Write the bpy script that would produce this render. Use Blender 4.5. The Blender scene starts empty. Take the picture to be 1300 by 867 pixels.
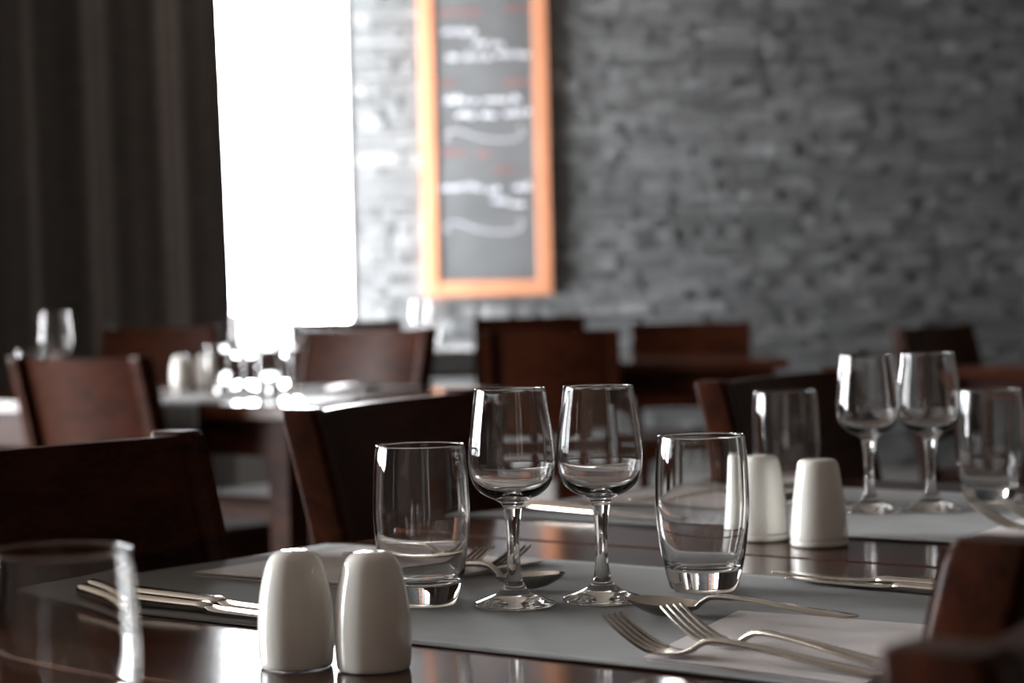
import bpy, bmesh, math, random
from mathutils import Vector, Matrix
R = math.radians
rnd = random.Random(7)
scene = bpy.context.scene
col = scene.collection

# ------------------------------------------------------------------ camera
CAM_Z = 0.985
F_PX, HORIZON, ROLL_SLOPE = 2700.0, 374.5, 0.0225
roll = math.atan(ROLL_SLOPE)
pitch = math.atan((433.5 - HORIZON) * math.cos(roll) / F_PX)
fw = Vector((0, math.cos(pitch), -math.sin(pitch)))
r0 = Vector((1, 0, 0)); u0 = Vector((0, math.sin(pitch), math.cos(pitch)))
cr = math.cos(roll) * r0 - math.sin(roll) * u0
cu = math.cos(roll) * u0 + math.sin(roll) * r0
cam = bpy.data.cameras.new('camera')
cam_o = bpy.data.objects.new('camera', cam); col.objects.link(cam_o)
m = Matrix((cr, cu, -fw)).transposed().to_4x4(); m.translation = (0, 0, CAM_Z)
cam_o.matrix_world = m
cam.sensor_width = 36.0; cam.lens = F_PX / 1300 * 36.0
cam.clip_start = 0.05; cam.clip_end = 60
cam.dof.use_dof = True; cam.dof.focus_distance = 1.53; cam.dof.aperture_fstop = 6.6
scene.camera = cam_o

# ------------------------------------------------------------------ world, exposure
w = bpy.data.worlds.new('overcast_sky'); scene.world = w; w.use_nodes = True
w.node_tree.nodes['Background'].inputs[0].default_value = (0.85, 0.92, 1.0, 1)
w.node_tree.nodes['Background'].inputs[1].default_value = 1.0
vs = scene.view_settings
vs.view_transform = 'Standard'; vs.look = 'None'; vs.gamma = 1.0; vs.use_curve_mapping = False
vs.exposure = 0.62
WINDOW_STRENGTH = 34.0
scene.cycles.use_denoising = True
scene.cycles.max_bounces = 14; scene.cycles.transmission_bounces = 14; scene.cycles.glossy_bounces = 6
scene.cycles.caustics_refractive = True; scene.cycles.caustics_reflective = True
scene.cycles.blur_glossy = 0.3; scene.cycles.sample_clamp_indirect = 6.0

# the tables stand at 38 degrees to the stone wall: u runs across the main table, v along the row
ANG = R(-38)
EU = Vector((math.cos(ANG), math.sin(ANG), 0)); EV = Vector((-math.sin(ANG), math.cos(ANG), 0))
def P(u, v, z=0.0): return EU * u + EV * v + Vector((0, 0, z))
TZ = 0.75

# ------------------------------------------------------------------ materials
def mat(name, color=(.5, .5, .5), rough=.5, metal=0., spec=.5, trans=0., ior=1.5, coat=0.):
    m = bpy.data.materials.new(name); m.use_nodes = True
    b = m.node_tree.nodes['Principled BSDF']
    b.inputs['Base Color'].default_value = (*color, 1); b.inputs['Roughness'].default_value = rough
    b.inputs['Metallic'].default_value = metal; b.inputs['Specular IOR Level'].default_value = spec
    b.inputs['Transmission Weight'].default_value = trans; b.inputs['IOR'].default_value = ior
    b.inputs['Coat Weight'].default_value = coat; b.inputs['Coat Roughness'].default_value = .08
    return m, m.node_tree, b
def node(nt, t, **kw):
    n = nt.nodes.new(t)
    for k, v in kw.items():
        if k in n.inputs: n.inputs[k].default_value = v
        else: setattr(n, k, v)
    return n
def ramp(nt, stops):
    r = nt.nodes.new('ShaderNodeValToRGB'); e = r.color_ramp.elements
    e[0].position, e[0].color = stops[0][0], (*stops[0][1], 1)
    e[1].position, e[1].color = stops[-1][0], (*stops[-1][1], 1)
    for p, c in stops[1:-1]:
        x = e.new(p); x.color = (*c, 1)
    return r
def wood(name, dark, light, rough, scale, coat=0., bump=.02, spec=.5):
    m, nt, b = mat(name, dark, rough, coat=coat, spec=spec)
    tc = node(nt, 'ShaderNodeTexCoord'); mp = node(nt, 'ShaderNodeMapping'); mp.inputs['Scale'].default_value = scale
    nt.links.new(tc.outputs['Object'], mp.inputs[0])
    n1 = node(nt, 'ShaderNodeTexNoise', Scale=3.0, Detail=6.0, Roughness=.62, Distortion=.6)
    n2 = node(nt, 'ShaderNodeTexNoise', Scale=26.0, Detail=3.0, Roughness=.6)
    nt.links.new(mp.outputs[0], n1.inputs['Vector']); nt.links.new(mp.outputs[0], n2.inputs['Vector'])
    mx = node(nt, 'ShaderNodeMix', data_type='FLOAT'); mx.inputs[0].default_value = .35
    nt.links.new(n1.outputs[0], mx.inputs[2]); nt.links.new(n2.outputs[0], mx.inputs[3])
    rp = ramp(nt, [(.34, dark), (.66, light)])
    nt.links.new(mx.outputs[0], rp.inputs[0]); nt.links.new(rp.outputs[0], b.inputs['Base Color'])
    bp = node(nt, 'ShaderNodeBump', Strength=bump, Distance=.002)
    nt.links.new(n2.outputs[0], bp.inputs['Height']); nt.links.new(bp.outputs[0], b.inputs['Normal'])
    return m
M = {}
M['table'] = wood('mahogany_table', (.024, .007, .004), (.085, .027, .013), .12, (2.2, 14, 14), coat=.0, bump=.006, spec=.25)
M['chair'] = wood('mahogany_chair', (.010, .0032, .0018), (.058, .0155, .0065), .32, (3, 12, 12), bump=.03, spec=.06)
M['frame'] = wood('orange_pine', (.37, .150, .078), (.47, .205, .112), .45, (10, 10, 2), bump=.05)
M['glass'], nt, b = mat('clear_glass', (1, 1, 1), 0.0, trans=1.0, ior=1.5)
M['porcelain'], nt, b = mat('white_porcelain', (.87, .85, .80), .13, coat=.3)
M['plug'], nt, b = mat('grey_rubber', (.12, .12, .12), .6)
M['hole'], nt, b = mat('dark_hole', (.01, .01, .01), .8)
M['steel'], nt, b = mat('stainless_steel', (.62, .58, .53), .13, metal=1.0)
nz = node(nt, 'ShaderNodeTexNoise', Scale=60.0, Detail=3.0)
tc = node(nt, 'ShaderNodeTexCoord'); nt.links.new(tc.outputs['Object'], nz.inputs['Vector'])
mr = node(nt, 'ShaderNodeMapRange'); mr.inputs[3].default_value = .09; mr.inputs[4].default_value = .2
nt.links.new(nz.outputs[0], mr.inputs[0]); nt.links.new(mr.outputs[0], b.inputs['Roughness'])
def cloth(name, c, weave=900.0, rough=.9):
    m, nt, b = mat(name, c, rough, spec=.15)
    b.inputs['Sheen Weight'].default_value = .25; b.inputs['Sheen Roughness'].default_value = .5
    tc = node(nt, 'ShaderNodeTexCoord')
    w1 = node(nt, 'ShaderNodeTexNoise', Scale=weave, Detail=2.0); w2 = node(nt, 'ShaderNodeTexNoise', Scale=14.0, Detail=4.0)
    nt.links.new(tc.outputs['Object'], w1.inputs['Vector']); nt.links.new(tc.outputs['Object'], w2.inputs['Vector'])
    rp = ramp(nt, [(.3, tuple(x * .86 for x in c)), (.7, tuple(min(1, x * 1.12) for x in c))])
    nt.links.new(w2.outputs[0], rp.inputs[0]); nt.links.new(rp.outputs[0], b.inputs['Base Color'])
    bp = node(nt, 'ShaderNodeBump', Strength=.25, Distance=.0006)
    nt.links.new(w1.outputs[0], bp.inputs['Height']); nt.links.new(bp.outputs[0], b.inputs['Normal'])
    return m
M['runner'] = cloth('charcoal_runner', (.142, .146, .149))
M['napkin'] = cloth('mauve_grey_linen', (.60, .55, .55))
M['curtain'] = cloth('dark_curtain', (.055, .050, .046), 300.0)
M['stone'], nt, b = mat('split_slate', (.2, .2, .2), .55, spec=.4)
oi = node(nt, 'ShaderNodeObjectInfo'); tc = node(nt, 'ShaderNodeTexCoord'); geo = node(nt, 'ShaderNodeNewGeometry')
nz = node(nt, 'ShaderNodeTexNoise', Scale=16.0, Detail=6.0, Roughness=.65); nt.links.new(geo.outputs['Position'], nz.inputs['Vector'])
ad = node(nt, 'ShaderNodeMath', operation='MULTIPLY_ADD'); ad.inputs[1].default_value = .5
nt.links.new(nz.outputs[0], ad.inputs[0])
ml = node(nt, 'ShaderNodeMath', operation='MULTIPLY'); ml.inputs[1].default_value = .5
nt.links.new(oi.outputs['Random'], ml.inputs[0]); nt.links.new(ml.outputs[0], ad.inputs[2])
rp = ramp(nt, [(.1, (.067, .069, .071)), (.5, (.108, .111, .114)), (.9, (.172, .176, .180))])
nt.links.new(ad.outputs[0], rp.inputs[0]); nt.links.new(rp.outputs[0], b.inputs['Base Color'])
bp = node(nt, 'ShaderNodeBump', Strength=.6, Distance=.01); nt.links.new(nz.outputs[0], bp.inputs['Height']); nt.links.new(bp.outputs[0], b.inputs['Normal'])
def plain(name, c, rough, spec=.4, var=.12, scale=5.0):
    m, nt, b = mat(name, c, rough, spec=spec)
    tc = node(nt, 'ShaderNodeTexCoord'); nz = node(nt, 'ShaderNodeTexNoise', Scale=scale, Detail=5.0)
    nt.links.new(tc.outputs['Object'], nz.inputs['Vector'])
    rp = ramp(nt, [(.3, tuple(x * (1 - var) for x in c)), (.7, tuple(min(1, x * (1 + var)) for x in c))])
    nt.links.new(nz.outputs[0], rp.inputs[0]); nt.links.new(rp.outputs[0], b.inputs['Base Color'])
    return m
M['seat'] = plain('dark_seat_leather', (.035, .018, .013), .85, spec=.08)
M['mortar'] = plain('dark_joint', (.035, .036, .038), .9)
M['floor'] = plain('grey_floor', (.08, .078, .075), .45)
M['ceiling'] = plain('cream_ceiling', (.24, .20, .165), .9)
M['plaster'] = plain('warm_plaster', (.12, .098, .08), .9)
M['dark_plaster'] = plain('dark_plaster', (.10, .095, .09), .9)
M['window_frame'] = plain('white_window_paint', (.75, .75, .74), .4)
M['board'] = plain('chalkboard_slate', (.075, .078, .082), .48, spec=1.0, var=.25, scale=3.0)
M['chalk'] = plain('white_chalk', (.80, .83, .88), .95)
M['red_chalk'] = plain('red_chalk', (.36, .13, .12), .95)
m = bpy.data.materials.new('overcast_daylight'); m.use_nodes = True; nt = m.node_tree
nt.nodes.remove(nt.nodes['Principled BSDF'])
em = node(nt, 'ShaderNodeEmission'); em.inputs[0].default_value = (.96, .98, 1.0, 1); em.inputs[1].default_value = WINDOW_STRENGTH
nt.links.new(em.outputs[0], nt.nodes['Material Output'].inputs[0]); M['daylight'] = m

# ------------------------------------------------------------------ mesh helpers
def link(name, me, material, parent=None, smooth=False):
    o = bpy.data.objects.new(name, me); col.objects.link(o)
    if material is not None and not me.materials: me.materials.append(M[material])
    if smooth:
        for p in me.polygons: p.use_smooth = True
    if parent: o.parent = parent
    return o
def from_bm(name, bm, material, parent=None, smooth=False):
    me = bpy.data.meshes.new(name); bmesh.ops.recalc_face_normals(bm, faces=bm.faces[:])
    bm.to_mesh(me); bm.free()
    return link(name, me, material, parent, smooth)
def raw(name, verts, faces, material, parent=None, smooth=False):
    me = bpy.data.meshes.new(name); me.from_pydata([tuple(v) for v in verts], [], faces); me.update()
    return link(name, me, material, parent, smooth)
def add_box(bm, x0, x1, y0, y1, z0, z1, bev=0.0, seg=2, mtx=None):
    g = bmesh.ops.create_cube(bm, size=1.0)['verts']
    for v in g:
        v.co = Vector((x0 + (v.co.x + .5) * (x1 - x0), y0 + (v.co.y + .5) * (y1 - y0), z0 + (v.co.z + .5) * (z1 - z0)))
    if bev > 0:
        es = list({e for v in g for e in v.link_edges})
        r = bmesh.ops.bevel(bm, geom=es, offset=bev, segments=seg, affect='EDGES', profile=.5)
        g = list({v for f in r['faces'] for v in f.verts} | {v for v in g if v.is_valid})
    if mtx is not None:
        for v in g: v.co = mtx @ v.co
    return g
def box(name, dims, material, parent=None, bev=0.0, seg=2):
    bm = bmesh.new(); add_box(bm, *dims, bev=bev, seg=seg)
    return from_bm(name, bm, material, parent, smooth=False)
def shade(o, ang=35):
    for p in o.data.polygons: p.use_smooth = True
    o.data.set_sharp_from_angle(angle=R(ang))
    return o
def spline(pts, n):
    """Catmull-Rom through 2D points"""
    out = []; L = len(pts)
    for i in range(L - 1):
        p0 = pts[max(i - 1, 0)]; p1 = pts[i]; p2 = pts[i + 1]; p3 = pts[min(i + 2, L - 1)]
        for k in range(n):
            t = k / n
            out.append(tuple(.5 * ((2 * b) + (-a + c) * t + (2 * a - 5 * b + 4 * c - d) * t * t + (-a + 3 * b - 3 * c + d) * t ** 3)
                             for a, b, c, d in zip(p0, p1, p2, p3)))
    out.append(tuple(pts[-1])); return out
def lathe_data(prof, seg=56):
    verts, faces, rings = [], [], []
    for r, z in prof:
        if r < 1e-6: rings.append([len(verts)]); verts.append((0, 0, z))
        else:
            rings.append(list(range(len(verts), len(verts) + seg)))
            verts += [(r * math.cos(2 * math.pi * k / seg), r * math.sin(2 * math.pi * k / seg), z) for k in range(seg)]
    for a, b in zip(rings, rings[1:]):
        for k in range(seg):
            k2 = (k + 1) % seg
            if len(a) == 1 and len(b) == 1: continue
            if len(a) == 1: faces.append((a[0], b[k2], b[k]))
            elif len(b) == 1: faces.append((a[k], a[k2], b[0]))
            else: faces.append((a[k], a[k2], b[k2], b[k]))
    return verts, faces
def lathe_mesh(name, prof, seg=56, flip=False):
    v, f = lathe_data(prof, seg)
    if flip: f = [tuple(reversed(q)) for q in f]
    me = bpy.data.meshes.new(name); me.from_pydata(v, [], f); me.update()
    for p in me.polygons: p.use_smooth = True
    return me
def empty(name, loc=(0, 0, 0), rz=0.0):
    o = bpy.data.objects.new(name, None); col.objects.link(o); o.empty_display_size = .05
    o.location = loc; o.rotation_euler = (0, 0, rz); return o
def tag(o, label, cat, group=None, kind=None):
    o['label'] = label
    if cat: o['category'] = cat
    if group: o['group'] = group
    if kind: o['kind'] = kind
    return o
def structure(o, label=None):
    o['kind'] = 'structure'
    if label: o['label'] = label
    return o
def copy_tree(o, parent=None):
    c = o.copy(); col.objects.link(c)
    if parent: c.parent = parent
    for ch in list(o.children): copy_tree(ch, c)
    return c
class Kind:
    """First use places the built thing itself, later uses place copies of it and of its parts."""
    def __init__(self, build): self.o = build(); self.used = False
    def put(self, loc, rz, label, cat, group=None, scale=1.0, rot=None):
        o = self.o if not self.used else copy_tree(self.o)
        self.used = True
        o.location = loc; o.rotation_euler = rot if rot else (0, 0, rz); o.scale = (scale,) * 3
        tag(o, label, cat, group); return o
def tube(bm, pts, rad, seg=5):
    rings = []
    for i, p in enumerate(pts):
        a = pts[max(i - 1, 0)]; b = pts[min(i + 1, len(pts) - 1)]
        d = (Vector(b) - Vector(a)).normalized() if (Vector(b) - Vector(a)).length > 1e-9 else Vector((1, 0, 0))
        n = d.cross(Vector((0, 1, 0)));
        if n.length < 1e-5: n = d.cross(Vector((1, 0, 0)))
        n.normalize(); q = d.cross(n)
        rings.append([bm.verts.new(Vector(p) + (n * math.cos(2 * math.pi * k / seg) + q * math.sin(2 * math.pi * k / seg)) * rad) for k in range(seg)])
    for a, b in zip(rings, rings[1:]):
        for k in range(seg): bm.faces.new((a[k], a[(k + 1) % seg], b[(k + 1) % seg], b[k]))
    bm.faces.new(rings[0]); bm.faces.new(rings[-1])

# ------------------------------------------------------------------ room shell
WY = 11.5                       # face of the stone wall
CX0 = -0.845                    # corner of stone wall and window wall
ROOM_H = 3.2
corner = Vector((CX0, WY, 0))
WS = -EV                        # along the window wall, away from the corner
WN = EU                         # into the room
WLEN = 19.0
structure(raw('floor', [(-13, -4, 0), (8, -4, 0), (8, 12, 0), (-13, 12, 0), (-13, -4, -.1), (8, -4, -.1), (8, 12, -.1), (-13, 12, -.1)],
    [(0, 1, 2, 3), (7, 6, 5, 4), (0, 4, 5, 1), (1, 5, 6, 2), (2, 6, 7, 3), (3, 7, 4, 0)], 'floor'), 'semi-gloss dark grey restaurant floor')
structure(box('ceiling', (-13, 8, -4, 12, ROOM_H, ROOM_H + .1), 'ceiling'), 'plain cream ceiling')
structure(box('wall_right', (7.0, 7.15, -4, WY + .2, 0, ROOM_H), 'plaster'), 'warm plaster side wall')
structure(box('wall_front', (-13, 7.15, -4.1, -3.9, 0, ROOM_H), 'plaster'), 'warm plaster wall at the dining room entrance')
wb = structure(box('wall_back', (CX0 - .2, 7.1, WY + .012, WY + .3, 0, ROOM_H), 'mortar'), 'dark split slate stone wall')

# stones of the back wall
def stone_mesh(i):
    rr = random.Random(100 + i)
    v = [(-.5, 0, -.5), (.5, 0, -.5), (.5, 0, .5), (-.5, 0, .5)]
    cx = rr.uniform(-.2, .2)
    j = lambda a: a + rr.uniform(-.03, .03)
    ins = .022
    top = [(-.5 + ins, -.5, .1), (cx, -.5, .1), (.5 - ins, -.5, .1), (.5 - ins, .5, .1), (cx, .5, .1), (-.5 + ins, .5, .1)]
    for x, z, _ in top:
        zz = z * .90
        v.append((j(x) if abs(x) < .4 else x, -1 + rr.uniform(-.0, .5), zz + rr.uniform(-.04, .04)))
    f = [(4, 5, 8, 9), (5, 6, 7, 8), (0, 1, 6, 5, 4), (1, 2, 7, 6), (2, 3, 9, 8, 7), (3, 0, 4, 9)]
    return v, f
stone_variants = []
for i in range(10):
    v, f = stone_mesh(i); me = bpy.data.meshes.new('stone'); me.from_pydata(v, [], f); me.update(); me.materials.append(M['stone']); stone_variants.append(me)
stones = []
z = 0.0
while z < ROOM_H - .03:
    h = rnd.choice((.04, .05, .055, .062, .07, .085)); h = min(h, ROOM_H - z)
    x = CX0 + .01 - rnd.uniform(0, .0)
    while x < 7.0:
        L = rnd.uniform(.11, .42); L = min(L, 7.0 - x)
        if L > .03:
            if h > .06 and rnd.random() < .3:
                hh = h * rnd.uniform(.4, .6)
                stones.append((x, L, z, hh)); stones.append((x, L, z + hh, h - hh))
            else: stones.append((x, L, z, h))
        x += L
    z += h
def seen(s):
    x, L, z, h = s
    if x > 2.85 or z < .62 or z > 2.62: return False
    if -.44 < x and x + L < .21 and z > 1.0: return False          # behind the blackboard
    return True
vis = sorted([s for s in stones if seen(s)], key=lambda s: -s[1] * s[3])
own = vis[:300]; ownset = set(own)
for s in own:
    x, L, z, h = s
    o = bpy.data.objects.new('stone', rnd.choice(stone_variants)); col.objects.link(o)
    o.location = (x + L / 2, WY + .02, z + h / 2)
    o.scale = ((L - .003) * rnd.choice((1, -1)), rnd.uniform(.024, .040), h - .003); o.parent = wb
bv, bf = [], []
for s in stones:
    if s in ownset: continue
    x, L, z, h = s
    me = rnd.choice(stone_variants); d = rnd.uniform(.024, .040); n = len(bv)
    for q in me.vertices: bv.append((x + L / 2 + q.co.x * (L - .003), WY + .02 + q.co.y * d, z + h / 2 + q.co.z * (h - .003)))
    for p in me.polygons: bf.append(tuple(n + k for k in p.vertices))
so = raw('stone_facing', bv, bf, 'stone', wb); so['kind'] = 'stuff'

# window wall with openings
def wbox(bm, s0, s1, d0, d1, z0, z1):
    """box in wall coordinates: s along the wall from the corner, d into the room"""
    mt = Matrix(((WS.x, WN.x, 0, corner.x), (WS.y, WN.y, 0, corner.y), (0, 0, 1, 0), (0, 0, 0, 1)))
    add_box(bm, s0, s1, d0, d1, z0, z1, mtx=mt)
wins = [(.012, 1.75), (7.0, 9.1), (9.7, 11.8)]
SILL, HEAD = .30, 2.85
bm = bmesh.new(); s = -.3
for a, b_ in wins:
    wbox(bm, s, a, -.25, 0, 0, ROOM_H); wbox(bm, a, b_, -.25, 0, 0, SILL); wbox(bm, a, b_, -.25, 0, HEAD, ROOM_H); s = b_
wbox(bm, s, WLEN, -.25, 0, 0, ROOM_H)
structure(from_bm('wall_left', bm, 'dark_plaster'), 'dark plaster wall with tall windows')
for i, (a, b_) in enumerate(wins):
    root = empty('window_%d' % (i + 1), corner + WS * ((a + b_) / 2)); structure(root, 'tall bright window lit by white daylight')
    inv = Matrix.Translation(-root.location); D = -.14 if i else -.02; t = .045 if i else .012
    bm = bmesh.new(); wbox(bm, a, b_, D - .015, D - .005, SILL, HEAD); bmesh.ops.transform(bm, matrix=inv, verts=bm.verts[:])
    from_bm('pane', bm, 'daylight', root)
    bm = bmesh.new()
    wbox(bm, a, a + t, D, D + (.05 if i else .015), SILL, HEAD); wbox(bm, b_ - t, b_, D, D + (.05 if i else .015), SILL, HEAD)
    wbox(bm, a, b_, D, D + (.05 if i else .015), SILL, SILL + t); wbox(bm, a, b_, D, D + (.05 if i else .015), HEAD - t, HEAD)
    if i > 0:
        wbox(bm, (a + b_) / 2 - .04, (a + b_) / 2 + .04, D, D + (.05 if i else .015), SILL, HEAD); wbox(bm, a, b_, D, D + .05, 2.1, 2.16)
    bmesh.ops.transform(bm, matrix=inv, verts=bm.verts[:]); from_bm('frame', bm, 'window_frame', root)

# curtain beside the visible window
def curtain(s0, s1, d, label):
    n = 150; pts = []
    for k in range(n + 1):
        t = k / n; s = s0 + (s1 - s0) * t
        pts.append((s, d + .030 * math.sin(2 * math.pi * s / .47 + .7 * math.sin(s * 3.1)) + .006 * math.sin(s * 41)))
    root = corner + WS * ((s0 + s1) / 2)
    verts, faces = [], []
    zs = [.03, .6, 1.2, 1.8, 2.4, 3.05]
    for side in (0, .006):
        for j, z in enumerate(zs):
            for k, (s, dd) in enumerate(pts):
                fl = (1 - z / 3.05); k0 = 1 - k / n
                ss = s - .075 * math.sin(fl * 1.5) * k0
                p = corner + WS * ss + WN * (dd + side + .01 * fl * math.sin(k * .3)) - root; verts.append((p.x, p.y, z))
    m_ = n + 1; A = m_ * len(zs)
    for j in range(len(zs) - 1):
        for k in range(n):
            a = j * m_ + k; faces.append((a, a + 1, a + m_ + 1, a + m_)); faces.append((A + a, A + a + m_, A + a + m_ + 1, A + a + 1))
    for k in range(n):
        for j in (0, len(zs) - 1):
            a = j * m_ + k; faces.append((a, A + a, A + a + 1, a + 1))
    for j in range(len(zs) - 1):
        for k in (0, n):
            a = j * m_ + k; faces.append((a, a + m_, A + a + m_, A + a))
    root_o = empty('curtain', root); raw('fabric', verts, faces, 'curtain', root_o, smooth=True)
    bm = bmesh.new(); p0 = corner + WS * .05 + WN * d - root; p1 = corner + WS * (s1 + .1) + WN * d - root
    tube(bm, [(p0.x, p0.y, 3.07), (p1.x, p1.y, 3.07)], .016, 10); from_bm('rail', bm, 'window_frame', root_o)
    return tag(root_o, label, 'curtain')
curtain(1.13, 3.15, .12, 'floor length dark grey curtain in soft folds beside the bright window')

# ------------------------------------------------------------------ blackboard
BX0, BX1, BZ0, BZ1 = -.463, .226, .985, 2.95
YB = WY - .030
br = empty('blackboard', ((BX0 + BX1) / 2, YB, BZ0))
def bx(name, x0, x1, z0, z1, y0, y1, material, bev=.004):
    return box(name, (x0 - br.location.x, x1 - br.location.x, y0, y1, z0 - BZ0, z1 - BZ0), material, br, bev=bev)
FW = .078
bx('board', BX0 + .02, BX1 - .02, BZ0 + .02, BZ1 - .02, -.014, .012, 'board', 0)
bx('stile', BX0, BX0 + FW, BZ0, BZ1, -.028, .014, 'frame'); bx('stile', BX1 - FW, BX1, BZ0, BZ1, -.028, .014, 'frame')
bx('rail', BX0 + FW, BX1 - FW, BZ0, BZ0 + FW, -.026, .014, 'frame'); bx('rail', BX0 + FW, BX1 - FW, BZ1 - FW, BZ1, -.026, .014, 'frame')
K = WY / F_PX
def bpx(x, y):      # a mark on the board, measured in board units of 4 mm
    return (x - 650 + ROLL_SLOPE * (433 - y)) * K - br.location.x, CAM_Z + (HORIZON - ROLL_SLOPE * (x - 650) - y) * K - BZ0
def scribble(x0, x1, y, material='chalk', hgt=9, rad=.0042, seed=0):
    rr = random.Random(seed); bm = bmesh.new(); x = x0
    while x < x1 - 4:
        wd = min(rr.uniform(14, 34), x1 - x); pts = []; k = max(4, int(wd / 2.2))
        for i in range(k + 1):
            up = (i % 2) * rr.uniform(.35, .75) + (rr.random() < .16) * .4
            a, c = bpx(x + wd * i / k + rr.uniform(-.5, .5), y + hgt * .45 - hgt * up)
            pts.append((a, -.0165, c))
        tube(bm, pts, rad, 4); x += wd + rr.uniform(4, 7)
    o = from_bm('chalk_line', bm, material, br); return o
for i, (a, c, y) in enumerate([(563, 604, 42), (603, 647, 57), (568, 584, 75), (592, 622, 73), (630, 673, 70), (566, 606, 128), (615, 660, 127),
                               (582, 604, 147), (610, 632, 146), (640, 675, 144), (561, 612, 238), (620, 634, 241), (654, 673, 237), (626, 644, 254), (650, 670, 258)]):
    scribble(a, c, y, seed=i)
for i, (a, c, y) in enumerate([(556, 612, 17), (640, 676, 13), (555, 575, 106), (640, 676, 105), (562, 590, 194), (606, 622, 197), (630, 654, 216)]):
    scribble(a, c, y, 'red_chalk', 7, .0034, seed=50 + i)
for y in (171, 287):
    pts = spline([bpx(*q) for q in [(570, y + 9), (566, y + 3), (572, y - 4), (585, y - 3), (605, y + 4), (630, y + 8), (652, y + 7), (662, y + 2), (662, y - 6), (657, y - 7)]], 6)
    bm = bmesh.new(); tube(bm, [(a, -.0165, c) for a, c in pts], .0017, 4); from_bm('chalk_flourish', bm, 'chalk', br)
tag(br, 'tall menu blackboard in an orange wood frame hung on the stone wall', 'blackboard')

# ------------------------------------------------------------------ tables
def table(u0_, u1_, v0_, v1_, label, group=None, legs=True):
    """table in the u/v directions of the room"""
    cu_, cv_ = (u0_ + u1_) / 2, (v0_ + v1_) / 2
    root = empty('dining_table', P(cu_, cv_), ANG)
    a, b = (u1_ - u0_) / 2, (v1_ - v0_) / 2
    box('tabletop', (-a, a, -b, b, TZ - .034, TZ), 'table', root, bev=.004, seg=3)
    i = .055
    for sx in (-1, 1):
        for sy in (-1, 1):
            x, y = sx * (a - i - .02), sy * (b - i - .02)
            box('leg', (x - .033, x + .033, y - .033, y + .033, 0, TZ - .034), 'chair', root, bev=.004)
    for s_ in (-1, 1):
        box('apron', (-a + i + .05, a - i - .05, s_ * (b - i) - .012, s_ * (b - i) + .012, TZ - .12, TZ - .034), 'chair', root)
        box('apron', (s_ * (a - i) - .012, s_ * (a - i) + .012, -b + i + .05, b - i - .05, TZ - .12, TZ - .034), 'chair', root)
    return tag(root, label, 'table', group)
UL, UR = -1.390, -.594
table(UL, UR, .19, .897, 'dark glossy wooden table under the blurred tumbler at the picture corner', 'tables of the laid row')
table(UL, UR, .903, 1.607, 'dark glossy wooden table with the two oval white shakers and sharp glasses', 'tables of the laid row')
UL2, UR2 = -1.442, -.612
table(UL2, UR2, 1.612, 2.312, 'dark glossy wooden table with the two conical white shakers', 'tables of the laid row')
T2 = (-4.75, -3.31, 3.42, 4.25)
table(*T2, 'dark wooden table in mid room laid with glistening glasses against the window')
T4 = (-2.80, -1.96, 5.62, 6.32)
table(*T4, 'dark wooden table at the right picture edge behind the wine glasses')
def table_xy(x0, x1, y0, y1, label):
    o = table(-(x1 - x0) / 2, (x1 - x0) / 2, -(y1 - y0) / 2, (y1 - y0) / 2, label)
    o.location = ((x0 + x1) / 2, (y0 + y1) / 2, 0); o.rotation_euler = (0, 0, 0); return o
table_xy(.10, .93, 7.15, 7.90, 'bare dark wooden table in front of the plain stretch of stone wall')
table_xy(-.52, .30, 9.15, 9.90, 'far dark table below the blackboard with pale cloth and glasses')
table_xy(-1.50, -.62, 9.15, 9.90, 'far dark table in front of the bright window')

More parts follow.
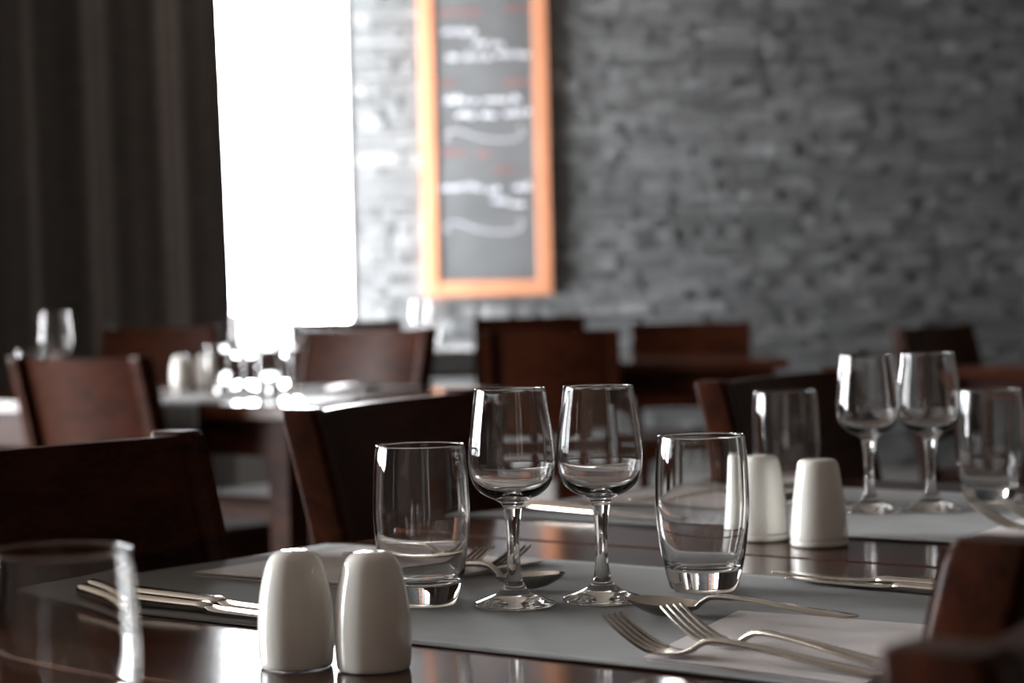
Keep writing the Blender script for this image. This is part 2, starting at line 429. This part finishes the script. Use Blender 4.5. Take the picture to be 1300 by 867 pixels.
# ------------------------------------------------------------------ chairs
CW, CTOP = .46, .866
def build_chair():
    root = empty('dining_chair')
    hw = CW / 2
    # seat
    bm = bmesh.new(); add_box(bm, -hw + .01, hw - .01, -.20, .22, .425, .452, bev=.008, seg=2)
    for v in bm.verts:
        if v.co.y < 0: v.co.x *= .93
    from_bm('seat', bm, 'seat', root)
    def back_y(z):
        t = max(0, (z - .44) / (CTOP - .44)); return -.185 - .075 * t - .02 * t * t
    arc = lambda x: .032 * (x / hw) ** 2
    for s_ in (-1, 1):
        # front leg
        bm = bmesh.new(); g = add_box(bm, -.018, .018, -.018, .018, 0, .425, bev=.003, seg=1)
        for v in g:
            k = .75 + .25 * v.co.z / .425; v.co.x *= k; v.co.y *= k; v.co.x += s_ * (hw - .035); v.co.y += .19
        from_bm('leg', bm, 'chair', root)
        # rear leg
        bm = bmesh.new(); g = add_box(bm, -.018, .018, -.020, .020, 0, .44, bev=.003, seg=1)
        for v in g: v.co.y += -.165 - .045 * (1 - v.co.z / .44) ; v.co.x += s_ * (hw - .03)
        from_bm('leg', bm, 'chair', root)
        # back post, raked and slightly bowed, rounded at its top
        bm = bmesh.new(); rings = []
        zs = [.43 + (CTOP - .43) * k / 10 for k in range(11)]
        for z in zs[:-1] + [CTOP - .012, CTOP - .003, CTOP]:
            e = 1.0
            if z > CTOP - .004: e = .94
            if z >= CTOP: e = .84
            y0 = back_y(z) + arc(hw - .02); wx, wy = .0165 * e, .021 * e
            c = s_ * (hw - .0165)
            ring = [bm.verts.new((c + wx * math.cos(q) * (1 if abs(math.cos(q)) < .5 else 1), y0 + wy * math.sin(q), z)) for q in ()]
            pr = []
            for q in range(24):
                th = 2 * math.pi * (q + .5) / 24; cx_, sy_ = math.cos(th), math.sin(th); ex = .2
                pr.append(bm.verts.new((c + wx * math.copysign(abs(cx_) ** ex, cx_), y0 + wy * math.copysign(abs(sy_) ** ex, sy_), z)))
            rings.append(pr)
        for a, b in zip(rings, rings[1:]):
            for q in range(24): bm.faces.new((a[q], a[(q + 1) % 24], b[(q + 1) % 24], b[q]))
        bm.faces.new(rings[0]); bm.faces.new(rings[-1])
        shade(from_bm('back_post', bm, 'chair', root), 32)
    # curved back panel
    nx, nz_ = 20, 10; verts = []; faces = []; th = .007
    for side in (-1, 1):
        for j in range(nz_ + 1):
            z = .535 + (CTOP - .004 - .535) * j / nz_
            for i in range(nx + 1):
                x = (-hw + .004) + (CW - .008) * i / nx
                verts.append((x, back_y(z) + arc(x) + .0125 + side * th, z))
    m_ = nx + 1; A = m_ * (nz_ + 1)
    for j in range(nz_):
        for i in range(nx):
            a = j * m_ + i; faces.append((a, a + 1, a + m_ + 1, a + m_)); faces.append((A + a, A + a + m_, A + a + m_ + 1, A + a + 1))
    for i in range(nx):
        for j in (0, nz_):
            a = j * m_ + i; faces.append((a, A + a, A + a + 1, a + 1))
    for j in range(nz_):
        for i in (0, nx):
            a = j * m_ + i; faces.append((a, a + m_, A + a + m_, A + a))
    bm = bmesh.new(); me = bpy.data.meshes.new('t'); me.from_pydata(verts, [], faces); bm.from_mesh(me); bpy.data.meshes.remove(me)
    shade(from_bm('back_panel', bm, 'chair', root))
    box('seat_rail', (-hw + .04, hw - .04, .185, .205, .365, .425), 'chair', root)
    box('seat_rail', (-hw + .04, hw - .04, -.185, -.165, .365, .425), 'chair', root)
    for s_ in (-1, 1): box('seat_rail', (s_ * (hw - .035) - .009, s_ * (hw - .035) + .009, -.16, .18, .365, .425), 'chair', root)
    return root
CH = Kind(build_chair)
TOPY = -.280
def chair(top, face_deg, label, scale=1.0, group='dark wooden dining chairs'):
    """top: world xy of the middle of the back's upper edge; face_deg: world heading the sitter faces"""
    rz = R(face_deg - 90)
    off = Matrix.Rotation(rz, 3, 'Z') @ Vector((0, TOPY * scale, 0))
    return CH.put((top[0] - off.x, top[1] - off.y, 0), rz, label, 'chair', group, scale)
def uvxy(u, v): p = P(u, v); return (p.x, p.y)
chair(uvxy(-1.478, 1.150), -38 + 4, 'unlit chair at the lower left, its plain back cut by the picture edge')
chair(uvxy(-1.700, 1.895), -38 + 15, 'chair drawn up behind the sharp tumbler and left sharp wine glass')
chair(uvxy(-1.578, 2.590), -38 + 7, 'chair with brown lit post behind the blurred tumbler by the conical shakers')
chair(uvxy(-.405, 1.135), 142, 'dark chair back rising over the napkin at the right picture edge')
chair(uvxy(-.346, .852), -38, 'brown blurred chair back corner at the bottom right, closest of all chairs')
chair((-1.02, 4.88), 52, 'red-brown chair back lit by daylight in front of the pale shakers', 1.0)
chair((-.385, 6.02), -128, 'glossy chair with a pale window reflection behind the glistening glasses', 1.04)
chair((-1.36, 8.30), -100, 'chair with a grey sheen below the dark curtain', 1.03)
chair((-.70, 9.00), 90, 'far chair with a white gleaming top edge in front of the window', 1.035)
chair((.075, 9.02), 90, 'far red-brown chair showing above a nearer black chair under the blackboard', 1.035)
chair((.125, 7.05), 84, 'black chair back below the blackboard, above the two sharp wine glasses', 1.0)
chair((.695, 8.28), -92, 'dark chair behind the bare table at the stone wall', 1.0)
chair(uvxy(-2.94, 5.76), -38, 'dark chair seen above the blurred pair of wine glasses', 1.0)

# ------------------------------------------------------------------ glassware
wine_out = [(.0266, .1625), (.0282, .150), (.0304, .135), (.0321, .120), (.0327, .111), (.0324, .103), (.0306, .095), (.0266, .088), (.0205, .0830), (.0135, .0798), (.0090, .0770), (.0070, .0730)]
stem_out = [(.0070, .0730), (.0058, .065), (.0050, .055), (.0047, .045), (.0049, .034), (.0056, .025), (.0070, .0175), (.0095, .0125)]
foot_out = [(.0095, .0125), (.0135, .0092), (.0190, .0068), (.0250, .0046), (.0293, .0030), (.0305, .0018), (.0302, .0006), (.0285, 0)]
foot_under = [(.0285, 0), (.022, .0004), (.012, .0009), (.0, .0011)]
wine_in = [(0, .0822), (.007, .0825), (.0135, .0840), (.0198, .0865), (.0252, .0902), (.0292, .0960), (.0311, .1030), (.0316, .1085), (.0310, .120), (.0293, .135), (.0271, .150), (.0255, .1618), (.0258, .1630), (.0263, .1631), (.0266, .1625)]
def build_wine():
    root = empty('wine_glass')
    full = spline(wine_out, 4) + spline(stem_out, 4)[1:] + spline(foot_out, 4)[1:]
    bowl = spline(wine_in, 4) + spline(wine_out, 4)[1:]
    for nm, pr in (('bowl', bowl), ('stem', spline(stem_out, 4)), ('foot', spline(foot_out, 4) + spline(foot_under, 3)[1:])):
        link(nm, lathe_mesh(nm, pr, flip=True), 'glass', root)
    # join normals are taken from the whole profile so the seams do not show
    return root
tum = spline([(.0336, .1205), (.0347, .112), (.0360, .095), (.0368, .0745), (.0366, .062), (.0352, .046), (.0325, .027), (.0302, .0155), (.0280, .0070), (.0262, .0020), (.0240, 0)], 5) + spline([(.0240, 0), (.018, .0006), (.009, .0012), (0, .0014)], 3)[1:]
tum_in = spline([(0, .0160), (.012, .0163), (.0215, .0178), (.0272, .0215), (.0300, .030), (.0332, .046), (.0347, .062), (.0349, .0745), (.0341, .095), (.0329, .112), (.0319, .1198), (.0324, .1210), (.0331, .1211), (.0336, .1205)], 5)
def build_tumbler():
    return link('tumbler', lathe_mesh('tumbler', tum_in + tum[1:], flip=True), 'glass')
WG, TU = Kind(build_wine), Kind(build_tumbler)
EPS = .0006
RUN = .0016         # runner thickness on the table
def on(u, v, h=RUN): return P(u, v, TZ + h + EPS)
WG.put(on(-.982, 1.253), 0, 'sharp empty wine glass left of the sharp pair, nearer the oval shakers', 'wine glass', 'wine glasses')
WG.put(on(-.938, 1.305), .4, 'sharp empty wine glass in the middle, right of the sharp pair', 'wine glass', 'wine glasses')
WG.put(on(-1.066, 1.961), .9, 'blurred wine glass behind the conical shakers, left of the pair', 'wine glass', 'wine glasses')
WG.put(on(-1.017, 2.002), 1.3, 'blurred wine glass, right of the pair, next to the tumbler at the picture edge', 'wine glass', 'wine glasses')
TU.put(on(-1.048, 1.225), 0, 'sharp clear tumbler behind the two oval white shakers', 'tumbler', 'tumblers')
TU.put(on(-.903, 1.392), .5, 'sharp clear tumbler right of the two wine glasses above the dark spoon', 'tumbler', 'tumblers')
TU.put(P(-.776, .647, TZ + EPS), .9, 'large blurred tumbler cut off at the lower left corner', 'tumbler', 'tumblers')
TU.put(on(-1.193, 2.009), 1.2, 'blurred tumbler standing behind the conical white shakers', 'tumbler', 'tumblers')
TU.put(on(-.997, 2.101), 1.6, 'blurred tumbler at the right picture edge beside the wine glasses', 'tumbler', 'tumblers')
WG.put(on(-4.24, 3.54), 0, 'distant wine glass at the far left in front of the curtain', 'wine glass', 'wine glasses', 1.33)
TU.put(on(-4.33, 3.53), 0, 'distant small tumbler at the left picture edge by the curtain', 'tumbler', 'tumblers', 1.0)
WG.put(on(-3.93, 3.90), 0, 'distant glistening wine glass against the window, closer to the pale shakers', 'wine glass', 'wine glasses', 1.22)
WG.put(on(-3.79, 3.93), 0, 'distant glistening wine glass against the window, closer to the glossy chair', 'wine glass', 'wine glasses', 1.22)
TU.put(on(-3.90, 3.78), 0, 'distant glistening tumbler before the window, left of two', 'tumbler', 'tumblers', 1.0)
TU.put(on(-3.76, 3.82), 0, 'distant glistening tumbler before the window, right of two', 'tumbler', 'tumblers', 1.0)
WG.put((-.40, 9.50, TZ + RUN + EPS), 0, 'tiny far wine glass under the lower left corner of the blackboard', 'wine glass', 'wine glasses', 1.35)
WG.put((-.33, 9.36, TZ + RUN + EPS), 0, 'tiny far wine glass just below the blackboard frame, right of its twin', 'wine glass', 'wine glasses', 1.35)

# ------------------------------------------------------------------ shakers
def holes(root, z, r=.0045, n=3):
    for k in range(n):
        a = 2 * math.pi * k / n + .5
        me = lathe_mesh('pour_hole', [(0, .0006), (.0009, .0006), (.0011, 0)], 10); o = link('pour_hole', me, 'hole', root); o.location = (r * math.cos(a), r * math.sin(a), z - .0002)
def build_oval():
    root = empty('salt_shaker')
    pr = spline([(0, .0004), (.016, .0004), (.0218, .0), (.0234, .0014), (.0240, .006), (.0245, .016), (.0243, .030), (.0231, .044), (.0211, .055), (.0190, .063), (.0168, .0685), (.0140, .0718), (.0100, .0738), (.005, .0744), (0, .0745)], 4)
    link('body', lathe_mesh('body', pr), 'porcelain', root); holes(root, .0743)
    link('plug', lathe_mesh('plug', [(0, -.0002), (.008, -.0002), (.008, .0003)], 20), 'plug', root).location = (0, 0, .0002)
    return root
def build_cone():
    root = empty('salt_shaker')
    pr = spline([(.0258, .0058), (.0264, .0075), (.0258, .016), (.0236, .038), (.0212, .058), (.0194, .070), (.0178, .0755), (.0150, .0782), (.009, .0790), (0, .0791)], 4)
    link('body', lathe_mesh('body', [(0, .006)] + pr), 'porcelain', root)
    link('base', lathe_mesh('base', [(0, .0), (.0250, 0), (.0262, .0008), (.0264, .0045), (.0256, .0056), (0, .0056)]), 'porcelain', root); holes(root, .0789, .004)
    return root
OV, CO = Kind(build_oval), Kind(build_cone)
sh = 'salt and pepper shakers'
OV.put(P(-.950, .984, TZ + EPS), 0, 'oval white porcelain shaker in front, left of two', 'shaker', sh)
OV.put(P(-.900, 1.002, TZ + EPS), .8, 'oval white porcelain shaker in front, right of two', 'shaker', sh)
CO.put(P(-.975, 1.697, TZ + EPS), 0, 'conical white porcelain shaker, right and fully visible of the two', 'shaker', sh)
CO.put(P(-1.046, 1.712, TZ + EPS), .6, 'conical white porcelain shaker partly seen through the sharp tumbler', 'shaker', sh)
OV.put(on(-4.290, 4.020), 0, 'distant pale shaker on the table by the window, left of two', 'shaker', sh, 1.2)
OV.put(on(-4.250, 4.070), 0, 'distant pale shaker on the table by the window, right of two', 'shaker', sh, 1.2)

# ------------------------------------------------------------------ runners and napkins
def runner(ua, ub, va, vb, hang, label, seed, hang2=None):
    """cloth laid along u over a table from edge ua to edge ub, hanging down at both ends"""
    rr = random.Random(seed)
    path = []
    e = .004; h0 = hang; h1 = hang2 if hang2 is not None else hang
    for k in range(6): path.append((ua - e, TZ - h0 + (h0 - .006) * k / 5))
    path += [(ua - e * .75, TZ - .0005), (ua - e * .1, TZ + .0004)]
    n = 60
    for k in range(n + 1): path.append((ua + .006 + (ub - ua - .012) * k / n, TZ + .0005))
    path += [(ub + e * .1, TZ + .0004), (ub + e * .75, TZ - .0005)]
    for k in range(6): path.append((ub + e, TZ - .006 - (h1 - .006) * k / 5))
    nv = 26; verts = []; faces = []
    c = P((ua + ub) / 2, (va + vb) / 2)
    ph = rr.uniform(0, 6)
    for layer in (0, RUN - .0006):
        for i, (u, z) in enumerate(path):
            for j in range(nv + 1):
                v = va + (vb - va) * j / nv
                wv = .0004 * (1 + math.sin(u * 23 + ph + 2.2 * math.sin(v * 17))) * .5 + .0003 * (1 + math.sin(v * 60 + u * 9 + ph)) * .5
                top = 1 if 8 < i < len(path) - 9 else 0
                lu = u + (0 if top else (layer + .002 * (1 + math.sin(v * 30 + ph))) * (1 if i > 10 else -1))
                p = P(lu, v) - c; verts.append((p.x, p.y, z + (layer + wv if top else layer * .5)))
    m_ = nv + 1; A = m_ * len(path)
    for i in range(len(path) - 1):
        for j in range(nv):
            a = i * m_ + j; faces.append((a, a + m_, a + m_ + 1, a + 1)); faces.append((A + a, A + a + 1, A + a + m_ + 1, A + a + m_))
    for i in range(len(path) - 1):
        for j in (0, nv):
            a = i * m_ + j; faces.append((a, a + m_, A + a + m_, A + a))
    for j in range(nv):
        for i in (0, len(path) - 1):
            a = i * m_ + j; faces.append((a, a + 1, A + a + 1, A + a))
    o = raw('table_runner', verts, faces, 'runner', smooth=True); o.location = c
    return tag(o, label, 'table runner', 'grey table runners')
runner(UL, UR, 1.085, 1.492, .075, 'grey cloth runner under the sharp glasses and napkins', 1, .02)
runner(UL2, UR2, 1.757, 2.188, .075, 'grey cloth runner under the blurred pair of wine glasses', 2)
# runner across the mid-room table, along v
o = runner(3.42, 4.25, 3.59, 3.99, .13, 'grey cloth runner hanging over the edge of the mid-room table', 3)
c = P((-3.79), (3.42 + 4.25) / 2); o.location = c; o.rotation_euler = (0, 0, R(90))
o = runner(9.15, 9.90, .0, .42, .10, 'small pale grey cloth on the far table below the blackboard', 4)
c = P((9.15 + 9.9) / 2, .21); o.rotation_euler = (0, 0, R(90) - ANG); o.location = (-.14, 9.525, 0)

def napkin(corners, base, label, seed, layers=2, t=.0010):
    """folded napkin: corners in u/v (near-left, near-right, far-right, far-left), stacked cloth layers joined at one fold"""
    rr = random.Random(seed); bm = bmesh.new()
    c = P(sum(q[0] for q in corners) / 4, sum(q[1] for q in corners) / 4, TZ + base)
    n = 14
    for L_ in range(layers):
        z0 = L_ * (t + .0005); sh_ = [(rr.uniform(-.004, .004), rr.uniform(-.004, .004)) for _ in range(4)] if L_ else [(0, 0)] * 4
        cs = [(q[0] + s_[0], q[1] + s_[1]) for q, s_ in zip(corners, sh_)]
        g = {}
        for side in (0, 1):
            for i in range(n + 1):
                for j in range(n + 1):
                    a, b = i / n, j / n
                    # rounded corners
                    u = (1 - a) * (1 - b) * cs[0][0] + a * (1 - b) * cs[1][0] + a * b * cs[2][0] + (1 - a) * b * cs[3][0]
                    v = (1 - a) * (1 - b) * cs[0][1] + a * (1 - b) * cs[1][1] + a * b * cs[2][1] + (1 - a) * b * cs[3][1]
                    edge = min(a, 1 - a, b, 1 - b); puff = min(1, edge * 8)
                    z = z0 + side * (t * (.62 + .38 * puff)) + L_ * .0008 * math.sin(a * 5 + seed) * puff * side
                    p = P(u, v) - c; g[side, i, j] = bm.verts.new((p.x, p.y, z))
        for i in range(n):
            for j in range(n):
                for side in (0, 1): bm.faces.new([g[side, x, y] for x, y in ((i, j), (i + 1, j), (i + 1, j + 1), (i, j + 1))])
        for i in range(n):
            for j in (0, n):
                bm.faces.new((g[0, i, j], g[0, i + 1, j], g[1, i + 1, j], g[1, i, j])); bm.faces.new((g[0, j, i], g[0, j, i + 1], g[1, j, i + 1], g[1, j, i]))
    o = from_bm('napkin', bm, 'napkin'); o.location = c; shade(o, 60)
    return tag(o, label, 'napkin', 'folded napkins')
NB = RUN + .0004
napkin([(-.762, 1.106), (-.602, 1.092), (-.602, 1.318), (-.812, 1.300)], NB, 'mauve grey folded napkin under the two sharp forks at right', 3)
napkin([(-1.330, 1.252), (-1.120, 1.262), (-1.112, 1.455), (-1.325, 1.462)], NB, 'mauve grey folded napkin behind the oval shakers', 5, 2, .0018)
napkin([(-1.405, 1.905), (-1.205, 1.915), (-1.200, 2.10), (-1.40, 2.11)], NB, 'blurred mauve napkin on the further runner behind the sharp tumbler', 7)
napkin([(-.87, 1.79), (-.66, 1.78), (-.66, 1.98), (-.90, 1.98)], NB, 'blurred mauve napkin corner by the right tumbler and chair', 9)

# ------------------------------------------------------------------ cutlery (local: length along x, tip at +x, z up)
def loft(secs, nseg=10):
    """secs: (x, half width, z centre, half thickness)"""
    bm = bmesh.new(); rings = []
    for x, hw, zc, ht in secs:
        pr = []
        for q in range(nseg):
            th = 2 * math.pi * q / nseg; c_, s_ = math.cos(th), math.sin(th)
            pr.append(bm.verts.new((x, hw * math.copysign(abs(c_) ** .6, c_), zc + ht * math.copysign(abs(s_) ** .7, s_))))
        rings.append(pr)
    for a, b in zip(rings, rings[1:]):
        for q in range(nseg): bm.faces.new((a[q], a[(q + 1) % nseg], b[(q + 1) % nseg], b[q]))
    bm.faces.new(rings[0]); bm.faces.new(rings[-1]); return bm
def handle_secs(x0, x1, zend, zarch, zneck, wend=.0088, wneck=.0032):
    pts = [(x0, .003, zend, .0009), (x0 + .004, .0075, zend, .0012), (x0 + .012, wend, zend + .0003, .0014), (x0 + .045, wend * .86, zend + (zarch - zend) * .35, .0016), (x0 + .080, wend * .55, zend + (zarch - zend) * .75, .0018),
           (x1 - .020, wneck * 1.1, zarch, .0021), (x1 - .008, wneck, zarch - (zarch - zneck) * .35, .0021), (x1, wneck * 1.15, zneck, .0019)]
    return spline(pts, 3)
def build_fork():
    root = empty('fork')
    shade(from_bm('handle', loft(handle_secs(-.104, .032, .0014, .0115, .0040)), 'steel', root), 60)
    prof = [(.030, .0036, .0048, .0018), (.036, .0065, .0026, .0014), (.043, .0112, .0014, .0011), (.050, .0122, .0014, .0010), (.056, .0124, .0022, .0009)]
    bm = loft(spline(prof, 3), 12)
    zc = lambda x: .0022 + .0195 * ((x - .056) / .038) ** 1.35
    for k in range(4):
        y0 = (-1.5 + k) * .0064; rings = []
        for i in range(9):
            x = .0545 + .0395 * i / 8; wt = .0021 - .0011 * (i / 8) ** 2; ht = .0010 - .0003 * i / 8; z = zc(max(x, .056))
            yy = y0 * (1 - .05 * i / 8)
            rings.append([bm.verts.new((x, yy + a * wt, z + b * ht)) for a, b in ((-1, -1), (1, -1), (1, 1), (-1, 1))])
        for a, b in zip(rings, rings[1:]):
            for q in range(4): bm.faces.new((a[q], a[(q + 1) % 4], b[(q + 1) % 4], b[q]))
        bm.faces.new(rings[0]); bm.faces.new(rings[-1])
    shade(from_bm('head', bm, 'steel', root), 45)
    return root
def build_spoon():
    root = empty('spoon')
    shade(from_bm('handle', loft(handle_secs(-.104, .034, .0100, .0185, .0095)), 'steel', root), 60)
    bm = bmesh.new(); n, mseg = 16, 24; L0, L1 = .032, .096
    grid = {}
    for side in (0, 1):
        grid[side, 0] = None
        for i in range(n + 1):
            r = i / n
            for k in range(mseg):
                th = 2 * math.pi * k / mseg
                x = r * math.cos(th); y = r * math.sin(th)
                wid = .0205 * (1 + .10 * -x)
                px, py = (L0 + L1) / 2 + x * (L1 - L0) / 2, y * wid
                depth = .0108 * (1 - r * r) ** .9
                z = .0121 - depth + .0020 * x + (0 if side == 0 else .0010)
                if r == 0:
                    if k == 0: grid[side, 0, 0] = bm.verts.new((px, 0, z))
                    grid[side, 0, k] = grid[side, 0, 0]
                else: grid[side, i, k] = bm.verts.new((px, py, z))
    for i in range(n):
        for k in range(mseg):
            k2 = (k + 1) % mseg
            for side in (0, 1):
                vs_ = [grid[side, i, k], grid[side, i + 1, k], grid[side, i + 1, k2], grid[side, i, k2]]
                if i == 0: vs_ = vs_[:3]
                bm.faces.new(vs_)
    for k in range(mseg):
        k2 = (k + 1) % mseg; bm.faces.new((grid[0, n, k], grid[0, n, k2], grid[1, n, k2], grid[1, n, k]))
    shade(from_bm('bowl', bm, 'steel', root), 60)
    return root
def build_knife():
    root = empty('knife')
    secs = [(-.115, .0035, .0050, .0030), (-.112, .0078, .0050, .0042), (-.100, .0086, .0048, .0044), (-.050, .0074, .0046, .0040), (-.010, .0062, .0044, .0036), (.004, .0064, .0044, .0036), (.010, .0045, .0042, .0026)]
    shade(from_bm('handle', loft(spline(secs, 3)), 'steel', root), 60)
    bl = [(.008, .0045, .0040, .0022), (.016, .0070, .0036, .0014), (.028, .0092, .0032, .0010), (.070, .0098, .0030, .0009), (.095, .0088, .0030, .0008), (.108, .0055, .0030, .0007), (.113, .0012, .0030, .0005)]
    shade(from_bm('blade', loft(spline(bl, 3)), 'steel', root), 60)
    return root
FK, SP, KN = Kind(build_fork), Kind(build_spoon), Kind(build_knife)
def lay(kind, tip, end, base, label, cat, group, ltip, lend, tilt=0.0, scale=1.0):
    """tip and end: u/v of the two ends; base: height above the table"""
    a, b = Vector((tip[0], tip[1])), Vector((end[0], end[1])); d = (a - b).normalized()
    ang = math.atan2(d.y, d.x) + ANG
    c = b + d * (-lend * scale)
    return kind.put(P(c.x, c.y, TZ + base), 0, label, cat, group, scale, rot=(0, -tilt, ang))
cg = 'steel cutlery'
LF, LE = .094, -.104
NT = NB + .0032; NTL = NB + .0048
lay(FK, (-.800, 1.118), (-.599, 1.115), NT, 'sharp steel fork lying on the napkin, nearer the camera of two', 'fork', cg, LF, LE)
lay(FK, (-.780, 1.172), (-.593, 1.138), NT, 'sharp steel fork lying on the napkin, further of two and beside the dark spoon', 'fork', cg, LF, LE)
lay(SP, (-.885, 1.266), (-.698, 1.264), NB, 'dark reflecting spoon lying below the right sharp tumbler', 'spoon', cg, .096, -.104, -.022, .94)
lay(KN, (-.872, 1.465), (-.646, 1.441), NB, 'steel knife on the runner right of the sharp tumbler, nearer of two', 'knife', cg, .113, -.115)
lay(KN, (-.899, 1.489), (-.673, 1.466), NB, 'steel knife on the runner right of the sharp tumbler, further of two', 'knife', cg, .113, -.115)
lay(SP, (-.992, 1.314), (-1.182, 1.324), NB, 'steel spoon behind the stem of the left sharp wine glass', 'spoon', cg, .096, -.104, .02)
lay(FK, (-1.075, 1.352), (-1.285, 1.398), NTL, 'steel fork with raised tines close to the sharp left tumbler', 'fork', cg, LF, LE, .0)
lay(FK, (-1.050, 1.372), (-1.262, 1.430), NTL, 'steel fork with raised tines seen behind the left sharp wine glass stem', 'fork', cg, LF, LE, .0)
lay(KN, (-1.070, 1.107), (-1.296, 1.110), NB, 'steel knife left of the oval shakers, nearer of two', 'knife', cg, .113, -.115, 0, 1.1)
lay(KN, (-1.078, 1.130), (-1.306, 1.135), NB, 'steel knife left of the oval shakers, further of two', 'knife', cg, .113, -.115, 0, 1.1)
lay(KN, (-1.190, 1.775), (-1.410, 1.820), NB, 'blurred knife on the further runner, nearer of two behind the sharp wine glasses', 'knife', cg, .113, -.115)
lay(KN, (-1.195, 1.797), (-1.416, 1.842), NB, 'blurred knife on the further runner, further of two behind the sharp wine glasses', 'knife', cg, .113, -.115)
lay(SP, (-1.130, 1.93), (-1.320, 1.89), NT, 'blurred spoon seen through the tumbler behind the conical shakers', 'spoon', cg, .096, -.104, .05)
lay(FK, (-.915, 1.870), (-.705, 1.845), NT, 'blurred fork by the right tumbler, nearer of two', 'fork', cg, LF, LE)
lay(FK, (-.915, 1.925), (-.705, 1.905), NT, 'blurred fork by the right tumbler, further of two', 'fork', cg, LF, LE)
lay(SP, (-.920, 2.030), (-.730, 2.010), NB, 'blurred spoon under the tumbler at the right picture edge', 'spoon', cg, .096, -.104, 0)
lay(SP, (-3.960, 3.520), (-3.950, 3.710), NB, 'distant spoon glinting before the glistening glasses', 'spoon', cg, .096, -.104)
lay(SP, (-3.62, 4.08), (-3.63, 3.89), NB, 'distant spoon glinting on the mid-room table before the glossy chair', 'spoon', cg, .096, -.104)
